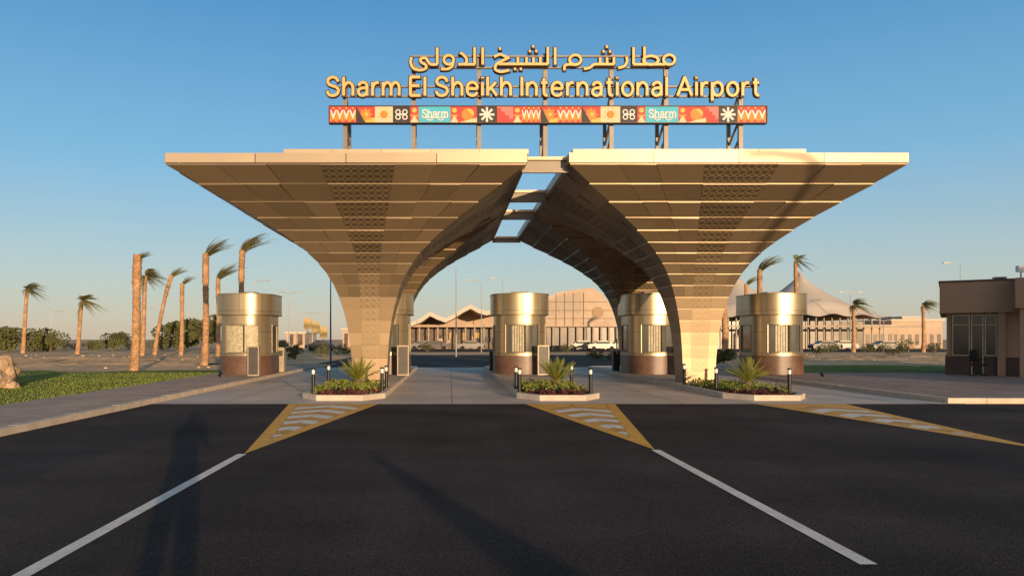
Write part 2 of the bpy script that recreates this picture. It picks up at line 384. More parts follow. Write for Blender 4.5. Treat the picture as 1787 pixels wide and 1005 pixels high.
for i,(x,y,l) in enumerate(bl):
    if i==0:bt.location=(x,y,.15);bt['label']=l
    else:dup(bt,(x,y,.15),l)
sp=thing('garden_spotlight','','spotlight',(0,0,0),group='small black garden spotlights')
bm=NB();tube(bm,[(0,0,0),(0,0,.12)],.015,6);obj('stake',bm,M['black'],sp)
bm=NB();tube(bm,[(0,-.08,.1),(0,-.02,.13),(0,.08,.2)],[.055,.06,.045],10);obj('lamp_head',bm,M['black'],sp)
for i,(x,y,z,l) in enumerate([(-3.05,20.15,.12,'small black spotlight in the purple bedding of the left island'),(3.0,20.15,.12,'small black spotlight in the purple bedding of the middle island'),(8.9,20.15,.12,'small black spotlight in the bedding of the right island'),(-9.2,29.6,.12,'small black spotlight on the left pavement before the booth'),(14.6,29.0,.12,'small black spotlight on the right pavement before the booth')]):
    if i==0:sp.location=(x,y,z);sp['label']=l
    else:dup(sp,(x,y,z),l)
# ------------------------------------------------------------------ canopies
LV=[(.11,.15),(.113,.55),(.117,1.0),(.124,1.45),(.133,1.88),(.146,2.3),(.163,2.7),(.185,3.1),(.213,3.5),(.25,3.88),(.295,4.22),(.35,4.55),(.42,4.87),(.505,5.22),(.6,5.56),(.725,5.97),(.865,6.41),(1,6.88)]
def wh(s):
    t=[(.11,.30),(.2,.33),(.387,.46),(.6,.71),(1,1.10)]
    for (a,b),(c,d) in zip(t,t[1:]):
        if s<=c:return b+(d-b)*(s-a)/(c-a)
    return 1.10
def canopy(Xc,AL,AR,Yc,BF,BB,label,seed):
    rnd=random.Random(seed)
    t=thing('funnel_canopy',label,'canopy',(Xc,Yc,0),group='funnel shaped gold canopies')
    def corners(s):return[Vector((Xc-s*AL,Yc-s*BF,0)),Vector((Xc+s*AR,Yc-s*BF,0)),Vector((Xc+s*AR,Yc+s*BB,0)),Vector((Xc-s*AL,Yc+s*BB,0))]
    ucs=[AL/(AL+AR),BF/(BF+BB),AR/(AL+AR),BB/(BF+BB)]
    for k in range(4):
        BM=[]
        for q in range(3):
            b_=NB();BM.append((b_,b_.loops.layers.uv.new('UVMap'),b_.loops.layers.float_color.new('shade'),b_.loops.layers.float_color.new('pat')))
        vlen=0
        for i in range(len(LV)-1):
            s0,z0=LV[i];s1,z1=LV[i+1];d=.010+.028*min(1,s1)
            c0=corners(s0);c1=corners(s1);A0,B0=c0[k],c0[(k+1)%4];A1,B1=c1[k],c1[(k+1)%4]
            L0=(B0-A0).length;L1=(B1-A1).length;uc=ucs[k]
            h0=wh(s0)/L0;h1=wh(s1)/L1
            ns=3 if s1>.45 else 2 if s1>.2 else 1
            cuts=[0]+[ (q+rnd.uniform(-.14,.14))/ns for q in range(1,ns)]+[1]
            us=[]
            for q in range(ns):us.append(((uc-h0)*cuts[q],(uc-h0)*cuts[q+1],(uc-h1)*cuts[q],(uc-h1)*cuts[q+1],0))
            us.append((uc-h0,uc+h0,uc-h1,uc+h1,1))
            for q in range(ns):us.append((uc+h0+(1-uc-h0)*cuts[q],uc+h0+(1-uc-h0)*cuts[q+1],uc+h1+(1-uc-h1)*cuts[q],uc+h1+(1-uc-h1)*cuts[q+1],2))
            sl_=math.hypot((A1-A0).length*.6,z1-z0)
            pa=max(0,min(1,(s1-.14)/.25))*.85+.15
            for (a0,b0_,a1,b1_,which) in us:
                bm,uv,sh,pat=BM[which];mid=which==1
                jl=rnd.uniform(-.016,.016)*min(1,s1*2) ;jr=jl+rnd.uniform(-.008,.008)*min(1,s1*2)
                zl=min(z1-.004,z1-d+jl);zr=min(z1-.004,z1-d+jr)
                p=[A0.lerp(B0,a0),A0.lerp(B0,b0_),A1.lerp(B1,b1_),A1.lerp(B1,a1)]
                z=[z0,z0,zr,zl]
                f=quad(bm,*[(p[n].x,p[n].y,z[n]) for n in range(4)])
                g=rnd.uniform(.80,1.14)*(1.0 if s1>.2 else 1.65-2.6*(s1-.11))  # lower column colour brightened to stand in for sunlight on it
                if mid:U=[(-wh(s0),vlen),(wh(s0),vlen),(wh(s1),vlen+sl_),(-wh(s1),vlen+sl_)]
                else:U=[(0,0),(1,0),(1,1),(0,1)]
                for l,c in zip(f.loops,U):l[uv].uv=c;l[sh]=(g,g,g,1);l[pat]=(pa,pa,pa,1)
                f=quad(bm,(p[3].x,p[3].y,zl),(p[2].x,p[2].y,zr),(p[2].x,p[2].y,z1),(p[3].x,p[3].y,z1))
                g2=rnd.uniform(.7,1.15)
                for l in f.loops:l[uv].uv=(.5,.5);l[sh]=(g2,g2,g2,1);l[pat]=(0,0,0,1)
            vlen+=sl_
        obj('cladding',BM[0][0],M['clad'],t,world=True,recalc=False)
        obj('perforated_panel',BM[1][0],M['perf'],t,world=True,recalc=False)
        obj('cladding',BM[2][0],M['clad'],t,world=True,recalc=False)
    bm=NB();sh=bm.loops.layers.float_color.new('shade')
    C=[c for c in corners(1.0)];z0,z1=6.90,7.19
    off=[(-1,-1),(1,-1),(1,1),(-1,1)]
    O=[Vector((c.x+o[0]*.04,c.y+o[1]*.02*(1),0)) for c,o in zip(C,off)]
    for k in range(4):
        n=4
        for i in range(n):
            a=O[k].lerp(O[(k+1)%4],i/n+.001);b=O[k].lerp(O[(k+1)%4],(i+1)/n-.001);g=rnd.uniform(.82,1.1);zz=rnd.uniform(-.008,.008)
            ia=C[k].lerp(C[(k+1)%4],i/n);ib=C[k].lerp(C[(k+1)%4],(i+1)/n)
            for f in(quad(bm,(a.x,a.y,z0),(b.x,b.y,z0),(b.x,b.y,z1+zz),(a.x,a.y,z1+zz)),quad(bm,(ia.x,ia.y,z0),(ib.x,ib.y,z0),(b.x,b.y,z0),(a.x,a.y,z0))):
                for l in f.loops:l[sh]=(g,g,g,1)
    obj('fascia',bm,M['fascia'],t,world=True,recalc=False)
    bm=NB();quad(bm,*[(c.x,c.y,7.17) for c in C]);obj('roof_deck',bm,M['roof'],t,world=True)
    return t
cL=dict(Xc=-2.75,AL=5.7,AR=5.02);cR=dict(Xc=8.69,AL=5.11,AR=4.93)
canopy(**cL,Yc=26.2,BF=4.2,BB=4.15,label='left front gold funnel canopy rising from the left island',seed=1)
canopy(**cR,Yc=26.2,BF=4.2,BB=4.15,label='right front gold funnel canopy rising from the right island',seed=2)
canopy(**cL,Yc=34.52,BF=4.15,BB=4.2,label='left rear gold funnel canopy behind the front one',seed=3)
canopy(**cR,Yc=34.52,BF=4.15,BB=4.2,label='right rear gold funnel canopy behind the front one',seed=4)
for x0,x1,l in((XX(500,22.5),XX(920,22.5),'long pale raised parapet on top of the left canopy roof'),(XX(996,22.5),XX(1396,22.5),'long pale raised parapet on top of the right canopy roof')):
    t=thing('parapet',l,'parapet',((x0+x1)/2,22.2,7.18),group='raised parapets on the canopy roofs')
    n=5
    for i in range(n):
        bm=NB();sh=bm.loops.layers.float_color.new('shade');box(bm,x0+(x1-x0)*i/n+.004,x0+(x1-x0)*(i+1)/n-.004,22.1,22.4,7.18,7.33)
        g=random.uniform(.92,1.08)
        for f in bm.faces:
            for lo in f.loops:lo[sh]=(g,g,g,1)
        obj('panel',bm,M['fascia'],t,world=True)
    bm=NB();box(bm,x0+.01,x1-.01,22.4,38,7.18,7.3);obj('deck',bm,M['roof'],t,world=True)
for (y,z0,z1,l) in((22.5,6.72,7.08,'beam bridging the two canopy roofs at the front'),(27.5,6.75,7.08,'beam bridging the two canopy roofs at mid depth'),(31.2,6.7,7.0,'second beam bridging the canopy roofs, behind the mid one'),(38.2,6.65,6.85,'rearmost beam bridging the two canopy roofs')):
    t=thing('link_beam',l,'beam',(2.9,y,z0),group='beams bridging the canopy roofs')
    bm=NB();box(bm,2.2,3.65,y,y+.12,z0,z1);obj('web',bm,M['steel'],t,world=True)
    bm=NB();sh=bm.loops.layers.float_color.new('shade');box(bm,2.2,3.65,y-.1,y+.3,z1+.003,z1+.10)
    for f in bm.faces:
        for lo in f.loops:lo[sh]=(.9,.9,.9,1)
    obj('flange',bm,M['fascia'],t,world=True)
# ------------------------------------------------------------------ sign
YS=23.5
sg=thing('airport_sign','large rooftop airport sign with Arabic and English gold letters over a colourful banner','sign',(3,YS,7.3))
def spline(P,closed=False,n=6):
    out=[];m=len(P);rng=range(m) if closed else range(m-1)
    g=lambda i:P[i%m] if closed else P[max(0,min(m-1,i))]
    for i in rng:
        p0,p1,p2,p3=g(i-1),g(i),g(i+1),g(i+2)
        for k in range(n):
            t=k/n
            out.append(tuple(.5*((2*p1[c])+(-p0[c]+p2[c])*t+(2*p0[c]-5*p1[c]+4*p2[c]-p3[c])*t*t+(-p0[c]+3*p1[c]-3*p2[c]+p3[c])*t**3) for c in(0,1)))
    out.append(P[0] if closed else P[-1]);return out
def strokes_mesh(bm,ST,hw,dp,y,mi,sq):
    for P in ST:
        P=[Vector((p[0],0,p[1])) for p in P]
        closed=(P[0]-P[-1]).length<1e-5 and len(P)>3
        if closed:P=P[:-1]
        m=len(P);rings=[]
        for i in range(m):
            a=P[(i-1)%m] if (closed or i>0) else P[i];b=P[(i+1)%m] if (closed or i<m-1) else P[i]
            t=(b-a).normalized();nn=Vector((-t.z,0,t.x));c=P[i].copy()
            if not closed and i==0:c-=t*hw*sq
            if not closed and i==m-1:c+=t*hw*sq
            prof=[(-1,0),(-1,-.75),(-.8,-1),(.8,-1),(1,-.75),(1,0)]
            rings.append([bm.verts.new(c+nn*hw*u+Vector((0,y+dp*v,0))) for u,v in prof])
        for i in range(m if closed else m-1):
            r0,r1=rings[i],rings[(i+1)%m]
            for k in range(6):bm.faces.new([r0[k],r0[(k+1)%6],r1[(k+1)%6],r1[k]]).material_index=mi
        if not closed:
            bm.faces.new(rings[0]).material_index=mi;bm.faces.new(rings[-1]).material_index=mi
def put_letter(ST,hw,hd,Y,name='letter',dpos=0):
    bm=NB()
    for i,s in enumerate(ST):
        strokes_mesh(bm,[s],hd,.07,Y-.0-.0025*i,1,.6);strokes_mesh(bm,[s],hw,.035,Y-.07-.0025*len(ST)-.0025*i,0,.1)
    o=obj(name,bm,[M['gold'],M['ledge']],sg,world=True);return o
def ell(cx,cy,rx,ry,n=18):
    return [(cx+rx*math.cos(2*PI*i/n),cy+ry*math.sin(2*PI*i/n)) for i in range(n)]+[(cx+rx,cy)]
arch=lambda x,w_:spline([(x,.40),(x+w_*.14,.58),(x+w_*.5,.71),(x+w_*.86,.62),(x+w_,.44),(x+w_,.22),(x+w_,0)])
GL={
'S':(.60,[spline([(.57,.76),(.48,.93),(.30,1),(.12,.93),(.05,.76),(.13,.60),(.31,.52),(.50,.43),(.58,.26),(.49,.07),(.30,0),(.11,.06),(.02,.24)])]),
'h':(.50,[[(.02,0),(.02,1)],arch(.02,.46)]),
'n':(.50,[[(.02,0),(.02,.71)],arch(.02,.46)]),
'm':(.84,[[(.02,0),(.02,.71)],arch(.02,.40),arch(.42,.40)]),
'r':(.30,[[(.02,0),(.02,.71)],spline([(.02,.42),(.09,.60),(.20,.69),(.32,.70)])]),
'a':(.50,[spline([(.05,.54),(.12,.66),(.26,.72),(.40,.66),(.46,.50),(.46,.25),(.46,0)]),spline([(.46,.40),(.28,.41),(.10,.35),(.03,.19),(.10,.05),(.24,0),(.38,.07),(.46,.2)])]),
'E':(.50,[[(.50,1),(.02,1)],[(.02,1),(.02,0)],[(.02,0),(.52,0)],[(.02,.52),(.46,.52)]]),
'l':(.04,[[(.02,0),(.02,1)]]),
'I':(.04,[[(.02,0),(.02,1)]]),
'i':(.04,[[(.02,0),(.02,.71)],[(.02,.93),(.02,.99)]]),
'e':(.54,[[(.03,.37),(.52,.37)],spline([(.52,.37),(.50,.56),(.40,.68),(.27,.72),(.12,.66),(.03,.50),(.02,.36),(.04,.18),(.13,.05),(.28,0),(.42,.04),(.51,.16)])]),
'k':(.46,[[(.02,0),(.02,1)],[(.04,.27),(.42,.71)],[(.17,.44),(.47,0)]]),
't':(.30,[spline([(.14,.93),(.14,.6),(.14,.2),(.19,.04),(.31,.01)]),[(.01,.70),(.30,.70)]]),
'o':(.54,[ell(.28,.36,.26,.36)]),
'p':(.54,[[(.02,.71),(.02,-.27)],ell(.28,.36,.25,.36)]),
'A':(.70,[[(0,0),(.35,1)],[(.35,1),(.70,0)],[(.12,.32),(.58,.32)]]),
}
def latin(txt,x0,x1,zb,hcap,Y,hw,hd,gap=.22,space=.30,fn=None):
    adv=[];x=0
    for ch in txt:
        if ch==' ':x+=space;continue
        adv.append((ch,x));x+=GL[ch][0]+gap
    tot=x-gap;sx=(x1-x0)/tot
    for ch,a in adv:
        ST=[[(x0+(a+p[0])*sx,zb+p[1]*hcap) for p in s] for s in GL[ch][1]]
        (fn or put_letter)(ST,hw,hd,Y)
latin('Sharm El Sheikh International Airport',XX(571,YS),XX(1322,YS),ZZ(169,YS),ZZ(137,YS)-ZZ(169,YS),YS,.047,.072)
def dot(x,y):return[(x-1.6,y),(x+1.6,y)]
AR=[
 [ell(1166,109,10,8.5),[(1158,117),(1104,117)],ell(1134,110,13,7.5),[(1123,87),(1123,117)],[(1104,88),(1104,117)]],
 [spline([(1092,104),(1093,112),(1088,120),(1078,123)])],
 [[(1070,105),(1070,117)],[(1058,106),(1058,117)],[(1046,106),(1046,117)],spline([(1070,117),(1050,117),(1040,117),(1034,118),(1028,123),(1018,125)],n=5),dot(1052,95),dot(1063,95),dot(1057.5,87)],
 [ell(1003,109,10,8.5),spline([(1001,117.5),(992,117),(985,119),(984,127)])],
 [[(968,88),(968,117)]],
 [[(955,88),(955,117)],[(955,117),(870,117)],[(942,105),(942,117)],[(930,106),(930,117)],[(918,106),(918,117)],[(903,106),(903,117)],dot(924,95),dot(935,95),dot(929.5,87),dot(898,126),dot(908,126),
  spline([(862,105),(872,101),(882,105),(886,108)]),spline([(888,106),(874,113),(865,119),(864,127),(874,131),(888,128)]),dot(872,91)],
 [[(842,88),(842,117)]],
 [[(828,88),(828,117)],[(828,117),(800,117)],spline([(800,117),(812,116),(814,108),(808,100),(803,97)])],
 [ell(783,109,8.5,8),spline([(791,111),(789,120),(781,125),(770,125)])],
 [[(763,88),(763,117)],spline([(763,117),(752,117),(747,112),(743,106),(735,107),(735,113),(743,118),(743,124),(733,127),(722,124),(717,115),(718,105)])],
]
for G_ in AR:
    ST=[[(XX(p[0],YS),ZZ(p[1]-2,YS)) for p in s] for s in G_]
    put_letter(ST,.043,.068,YS)
for (px0,px1,py,h) in((575,1318,151,.05),(600,1300,168,.05),(720,1176,98,.05),(716,1170,118,.05)):
    bm=NB();z=ZZ(py,YS);box(bm,XX(px0,YS),XX(px1,YS),YS+.02,YS+.09,z-h/2,z+h/2);obj('rail',bm,M['steel'],sg,world=True)
for (px,ptop) in((603,148),(722,108),(836,92),(951,92),(1066,92),(1161,108),(1291,148)):
    x=XX(px,YS+.2);bm=NB();box(bm,x-.065,x+.065,YS+.1,YS+.23,7.2,ZZ(ptop,YS));obj('post',bm,M['steel'],sg,world=True)
    bm=NB();box(bm,x-.05,x+.05,YS+1.1,YS+1.22,7.2,9.0);obj('rear_post',bm,M['steel'],sg,world=True)
    for (za,zb) in((7.5,8.1),(8.1,8.7),(8.75,9.6)):
        bm=NB();tube(bm,[(x,YS+1.1,za),(x,YS+.23,zb)],.04,6);obj('brace',bm,M['steel'],sg,world=True)
bz0,bz1=ZZ(216,YS),ZZ(188,YS);bx0,bx1=XX(576,YS),XX(1335,YS)
bm=NB();box(bm,bx0,bx1,YS-.1,YS+.06,bz0,bz1);obj('banner_box',bm,M['b_red'],sg,world=True)
e=.025
bm=NB();box(bm,bx0-e,bx1+e,YS-.13,YS+.07,bz1,bz1+e);box(bm,bx0-e,bx1+e,YS-.13,YS+.07,bz0-e,bz0);box(bm,bx0-e,bx0,YS-.13,YS+.07,bz0,bz1);box(bm,bx1,bx1+e,YS-.13,YS+.07,bz0,bz1)
obj('banner_frame',bm,M['ledge'],sg,world=True)
bn=['b_red','b_or','b_yel','b_cream','b_blk','b_teal','b_wh','b_pink'];bi={n:i for i,n in enumerate(bn)}
bm=NB();yb=YS-.103
H=bz1-bz0
def T(x,z,k=0):return(x,yb-.003*k,z)
def rect(xa,xb,za,zb,c,k=0):poly(bm,[T(xa,za,k),T(xb,za,k),T(xb,zb,k),T(xa,zb,k)],bi[c])
def disc(cx,cz,r,c,k=1,a0=0,a1=2*PI,n=20):poly(bm,[T(cx+r*math.cos(a0+(a1-a0)*i/n),cz+r*math.sin(a0+(a1-a0)*i/n),k) for i in range(n)],bi[c])
def tri(a,b,c_,c,k=1):poly(bm,[T(*a,k),T(*b,k),T(*c_,k)],bi[c])
def tile(kind,pa,pb):
    xa,xb=XX(pa,YS),XX(pb,YS);w_=xb-xa;za,zb=bz0,bz1;cx=(xa+xb)/2;cz=(za+zb)/2
    if kind=='W':
        rect(xa,xb,za,zb,'b_or');n=4
        rect(xa,xb,zb-.22*H,zb,'b_red',1)
        for i in range(n):
            a=xa+w_*i/n;b=xa+w_*(i+1)/n
            tri((a,zb-.22*H),(b,zb-.22*H),((a+b)/2,za+.18*H),'b_wh',1);tri((a+.2*(b-a),zb-.22*H),(b-.2*(b-a),zb-.22*H),((a+b)/2,za+.5*H),'b_red',2)
            disc((a+b)/2,zb-.11*H,.06*H,'b_yel',3,n=8)
            tri((a,za),(b,za),((a+b)/2,za+.2*H),'b_red',3)
    elif kind=='sun':
        rect(xa,xb,za,zb,'b_red');rect(xa,xb,za,za+.3*H,'b_yel',1)
        for i in range(8):
            a=i*PI/4;tri((cx+.3*H*math.cos(a-.3),cz+.3*H*math.sin(a-.3)),(cx+.3*H*math.cos(a+.3),cz+.3*H*math.sin(a+.3)),(cx+.47*H*math.cos(a),cz+.47*H*math.sin(a)),'b_or',2)
        disc(cx,cz,.3*H,'b_or',3);tri((xa,za),(xa+w_*.5,za),(xa,zb),'b_blk',4);disc(cx+.05*H,cz,.12*H,'b_yel',5)
    elif kind=='cream':
        rect(xa,xb,za,zb,'b_cream');disc(cx,cz,.24*H,'b_or',1)
        for i in range(8):
            a=i*PI/4+.39;disc(cx+.36*H*math.cos(a),cz+.36*H*math.sin(a),.035*H,'b_or',1,n=6)
    elif kind=='logo':
        rect(xa,xb,za,zb,'b_blk')
        for s_ in(-1,1):
            for v_ in(-1,1):
                disc(cx+s_*.2*w_,cz+v_*.16*H,.17*H,'b_wh',1);disc(cx+s_*.2*w_,cz+v_*.16*H,.10*H,'b_blk',2)
        rect(cx-.3*w_,cx+.3*w_,cz-.04*H,cz+.04*H,'b_wh',3)
    elif kind=='fig':
        rect(xa,xb,za,zb,'b_red');disc(cx,zb-.24*H,.15*H,'b_yel',1);tri((xa,cz),(xb,cz),(cx,za+.08*H),'b_or',1);tri((xa,za),(xb,za),(cx,cz-.05*H),'b_cream',2)
    elif kind=='teal':
        rect(xa,xb,za,zb,'b_teal')
    elif kind=='circ':
        rect(xa,xb,za,zb,'b_red');disc(cx,cz,.38*H,'b_or',1);disc(cx+.1*H,cz+.06*H,.3*H,'b_yel',2,-.6,2.2);tri((xa,za),(xb,za),(xb,za+.3*H),'b_cream',3)
    elif kind=='star':
        rect(xa,xb,za,zb,'b_blk')
        for i in range(8):
            a=i*PI/4;c,s=math.cos(a),math.sin(a);r=.46*H;t_=.055*H
            poly(bm,[T(cx-s*t_,cz+c*t_,1+i*.2),T(cx+c*r-s*t_*1.3,cz+s*r+c*t_*1.3,1+i*.2),T(cx+c*r+s*t_*1.3,cz+s*r-c*t_*1.3,1+i*.2),T(cx+s*t_,cz-c*t_,1+i*.2)],bi['b_wh'])
    elif kind=='steps':
        rect(xa,xb,za,zb,'b_pink')
        for i in range(4):rect(xa+w_*i/4,xa+w_*(i+1)/4,za,za+H*(.9-.22*i),'b_red',1)
for k,a,b in[('W',577,622),('sun',622,655),('cream',655,686),('logo',686,716),('fig',716,731),('teal',731,786),('fig',786,800),('circ',800,832),('star',832,867),('steps',867,895),('fig',895,910),('W',910,943),('sun',943,972),('W',972,1014),('sun',1014,1047),('cream',1047,1081),('logo',1081,1111),('fig',1111,1125),('teal',1125,1182),('fig',1182,1197),('circ',1197,1230),('steps',1230,1252),('star',1252,1285),('W',1285,1334)]:
    tile(k,a,b)
def wm(ST,hw,hd,Y):
    for i,s in enumerate(ST):strokes_mesh(bm,[s],hw,.012,yb-.001-.001*i,bi['b_wh'],.3)
for a,b in((737,781),(1131,1177)):
    latin('Sharm',XX(a,YS),XX(b,YS),bz0+.30*H,H*.50,YS,.022,.022,gap=.2,fn=wm)
    x0,x1=XX(a,YS),XX(b,YS)
    strokes_mesh(bm,[[(x0+(x1-x0)*q,bz0+.30*H) for q in(.06,.3,.6,.94)]],.016,.012,yb-.009,bi['b_wh'],.3)
    for q in(.30,.72):
        x=x0+(x1-x0)*q;strokes_mesh(bm,[[(x-.1,bz0+.22*H),(x,bz0+.12*H),(x+.1,bz0+.22*H)]],.018,.012,yb-.011,bi['b_wh'],.3)
obj('banner_artwork',bm,[M[n] for n in bn],sg,world=True,recalc=False)
# ------------------------------------------------------------------ booths
def stad(w_,l,r,n=10):
    pts=[]
    for (sx_,sy_,a0) in((1,-1,-PI/2),(1,1,0),(-1,1,PI/2),(-1,-1,PI)):
        for i in range(n+1):
            a=a0+PI/2*i/n;pts.append((sx_*(w_/2-r)+r*math.cos(a),sy_*(l/2-r)+r*math.sin(a)))
    return pts
def booth(curtain):
    t=thing('toll_booth','','booth',(0,0,0),group='rounded gold toll booths')
    bm=NB();prism(bm,stad(2.26,3.1,1.0),0,.82);obj('base',bm,M['boothbase'],t,True)
    pts=stad(2.2,3.04,.98)
    bm=NB();uv=bm.loops.layers.uv.new('UVMap')
    prism(bm,pts,.82,.95,bot=False,top=False,uv=uv);prism(bm,pts,2.15,2.62,bot=False,top=False,uv=uv)
    n=len(pts);spans={};u=0
    for i in range(n):
        a=Vector((*pts[i],0));b=Vector((*pts[(i+1)%n],0));c=(a+b)/2
        Lg=(b-a).length;key=None
        if c.y<0 and abs(c.x)<.66:key='front'
        elif c.y>0 and abs(c.x)<.5:key='rear'
        elif Lg>.5 and c.x>0:key='right'
        elif Lg>.5 and c.x<0:key='left'
        if Lg<1e-5:continue
        if key:spans.setdefault(key,[]).append((a,b))
        else:
            f=quad(bm,(a.x,a.y,.95),(b.x,b.y,.95),(b.x,b.y,2.15),(a.x,a.y,2.15))
            for lo,q in zip(f.loops,[(u,.95),(u+Lg,.95),(u+Lg,2.15),(u,2.15)]):lo[uv].uv=q
        u+=Lg
    bmesh.ops.remove_doubles(bm,verts=bm.verts,dist=.001)
    obj('wall',bm,M['booth'],t,True,recalc=False)
    for key,segs in spans.items():
        bm=NB()
        for a,b in segs:
            f=.975;quad(bm,(a.x*f,a.y*f,.95),(b.x*f,b.y*f,.95),(b.x*f,b.y*f,2.15),(a.x*f,a.y*f,2.15))
        bmesh.ops.remove_doubles(bm,verts=bm.verts,dist=.001)
        wi=obj('window',bm,M['curtain'] if (key=='front' and curtain) else M['glass'],t,True)
        bm=NB()
        for z in(.95,2.15):
            tube(bm,[(segs[0][0].x,segs[0][0].y,z)]+[(b.x,b.y,z) for a,b in segs],.03,6)
        ends=[segs[0][0],segs[-1][1]]
        if key=='front':ends.append(segs[len(segs)//2][0])
        for e_ in ends:tube(bm,[(e_.x,e_.y,.95),(e_.x,e_.y,2.15)],.028,6)
        obj('frame',bm,M['frame'],wi)
        if key=='front' and not curtain:
            bm=NB();a,b=segs[-3][0],segs[-1][1];f=.982
            for q in range(5):
                c0=a.lerp(b,q/5)*f;c1=a.lerp(b,(q+.7)/5)*f;quad(bm,(c0.x,c0.y-.012,1.0),(c1.x,c1.y-.012,1.0),(c1.x,c1.y-.012,2.1),(c0.x,c0.y-.012,2.1))
            obj('blind',bm,M['curtain'],wi)
    bm=NB();uv=bm.loops.layers.uv.new('UVMap');cr_=stad(2.5,3.34,1.1)
    prism(bm,cr_,2.62,3.46,uv=uv);obj('crown',bm,M['booth'],t,True)
    bm=NB();prism(bm,stad(2.54,3.38,1.12),3.46,3.5);obj('crown_trim',bm,M['frame'],t,True)
    bm=NB();prism(bm,stad(2.54,3.38,1.12),2.58,2.62);obj('crown_trim',bm,M['frame'],t,True)
    bm=NB();box(bm,-.35,.35,-.5,.3,3.5,3.62);obj('roof_unit',bm,M['darksteel'],t)
    return t
b0=booth(True)
YB=33.2
bls=['rounded gold toll booth on the left pavement beside the lawn','rounded gold toll booth mostly hidden behind the left canopy column','rounded gold toll booth on the middle island','rounded gold toll booth behind the right canopy column','rounded gold toll booth on the right pavement, rightmost']
b0.location=(-8.95,YB,.12);b0['label']=bls[0]
b1=booth(False);b1.location=(-2.9,YB,.15);b1['label']=bls[1]
for x,l in((3.1,bls[2]),(8.95,bls[3]),(14.4,bls[4])):dup(b1,(x,YB,.13),l)
cb=thing('louvred_cabinet','','cabinet',(0,0,0),group='louvred cabinets before the booths')
bm=NB();box(bm,-.24,.24,-.15,.15,0,.05);box(bm,-.24,-.2,-.15,.15,.05,1.2);box(bm,.2,.24,-.15,.15,.05,1.2);box(bm,-.24,.24,-.15,.15,1.2,1.25);obj('frame',bm,M['beige'],cb)
bm=NB()
for i in range(14):box(bm,-.2,.2,-.13,-.10,.07+i*.08,.12+i*.08)
box(bm,-.198,.198,-.09,.1,.06,1.19);obj('louvre',bm,M['darksteel'],cb)
for i,(x,y,l) in enumerate([(-8.25,31.15,'louvred grey cabinet in front of the leftmost booth'),(-1.95,30.9,'louvred grey cabinet beside the left canopy column'),(3.95,31.3,'louvred grey cabinet in front of the middle island booth'),(9.8,31.1,'louvred grey cabinet beside the booth behind the right canopy column')]):
    if i==0:cb.location=(x,y,.12);cb['label']=l
    else:dup(cb,(x,y,.15),l)
pb=thing('ticket_pillar','','ticket machine',(0,0,0),group='ticket pillars')
bm=NB();box(bm,-.16,.16,-.2,.2,0,1.15);bmesh.ops.bevel(bm,geom=bm.edges[:],offset=.03,segments=2,affect='EDGES');obj('housing',bm,M['beige'],pb,True)
bm=NB();box(bm,-.1,.1,-.212,-.203,.75,1.0);obj('screen',bm,M['glass'],pb)
for i,(x,y,l) in enumerate([(-7.95,34.9,'pale ticket pillar at the right side of the leftmost booth'),(-2.1,36.6,'pale ticket pillar on the left island behind its booth')]):
    if i==0:pb.location=(x,y,.12);pb['label']=l
    else:dup(pb,(x,y,.15),l)
bg_=thing('barrier_gate','','barrier',(0,0,0),group='black barrier gate machines')
bm=NB();box(bm,-.16,.16,-.18,.18,0,.95);bmesh.ops.bevel(bm,geom=bm.edges[:],offset=.02,segments=1,affect='EDGES');obj('housing',bm,M['black'],bg_)
bm=NB();tube(bm,[(0,-.22,.8),(-.02,-.22,1.55)],.03,8);obj('boom_stub',bm,M['beige'],bg_)
for i,(x,y,l) in enumerate([(2.05,35.2,'black barrier machine on the left edge of the middle island'),(8.0,35.6,'black barrier machine on the left edge of the right island')]):
    if i==0:bg_.location=(x,y,.15);bg_['label']=l
    else:dup(bg_,(x,y,.15),l)
# ------------------------------------------------------------------ right kiosk (turned towards the lanes)
kb=thing('kiosk_building','beige brown single storey kiosk with dark windows at the right edge','building',(21.2,32.0,0),R(-34))
bm=NB();box(bm,.25,12,.35,7.6,.9,2.78);obj('wall',bm,M['bwall'],kb)
bm=NB();box(bm,.2,12.05,.3,7.65,.12,.9);obj('base',bm,M['bbase'],kb)
bm=NB();box(bm,0,12.2,0,7.9,2.78,4.1);obj('fascia',bm,M['bwall'],kb)
bm=NB();box(bm,-.04,12.24,-.04,7.94,4.1,4.17);obj('fascia_cap',bm,M['bbase'],kb)
for x0,x1,z0,nm in((.45,1.08,.95,'window'),(1.12,1.55,.14,'door'),(1.59,2.0,.95,'window'),(3.0,4.6,.95,'window')):
    bm=NB();box(bm,x0,x1,.26,.29,z0,2.7);wi=obj(nm,bm,M['kglass'],kb)
    bm=NB()
    for q in((x0,x0+.04,z0,2.7),(x1-.04,x1,z0,2.7),(x0+.04,x1-.04,2.66,2.7),(x0+.04,x1-.04,z0,z0+.04),(x0+.04,x1-.04,2.25,2.28)):box(bm,q[0],q[1],.22,.257,q[2],q[3])
    obj('frame',bm,M['beige'],wi)
bm=NB();box(bm,2.02,2.3,.1,.29,.12,2.775);obj('pillar',bm,M['bwall'],kb)
bm=NB();box(bm,2.55,12.2,-1.1,-.05,2.9,4.12);obj('porch_fascia',bm,M['bwall'],kb)
for x in(2.7,8):
    bm=NB();box(bm,x,x+.3,-.95,-.65,.12,2.9);obj('porch_post',bm,M['bwall'],kb)
bm=NB();box(bm,1.9,2.4,1.2,1.7,4.17,4.34);obj('roof_unit',bm,M['carw'],kb)
bm=NB();box(bm,1.98,2.32,1.17,1.195,4.2,4.31);obj('roof_unit_grille',bm,M['darksteel'],kb)
fl=thing('floodlight','white floodlight on a short stem on the kiosk roof','floodlight',(23.1,29.9,4.12))
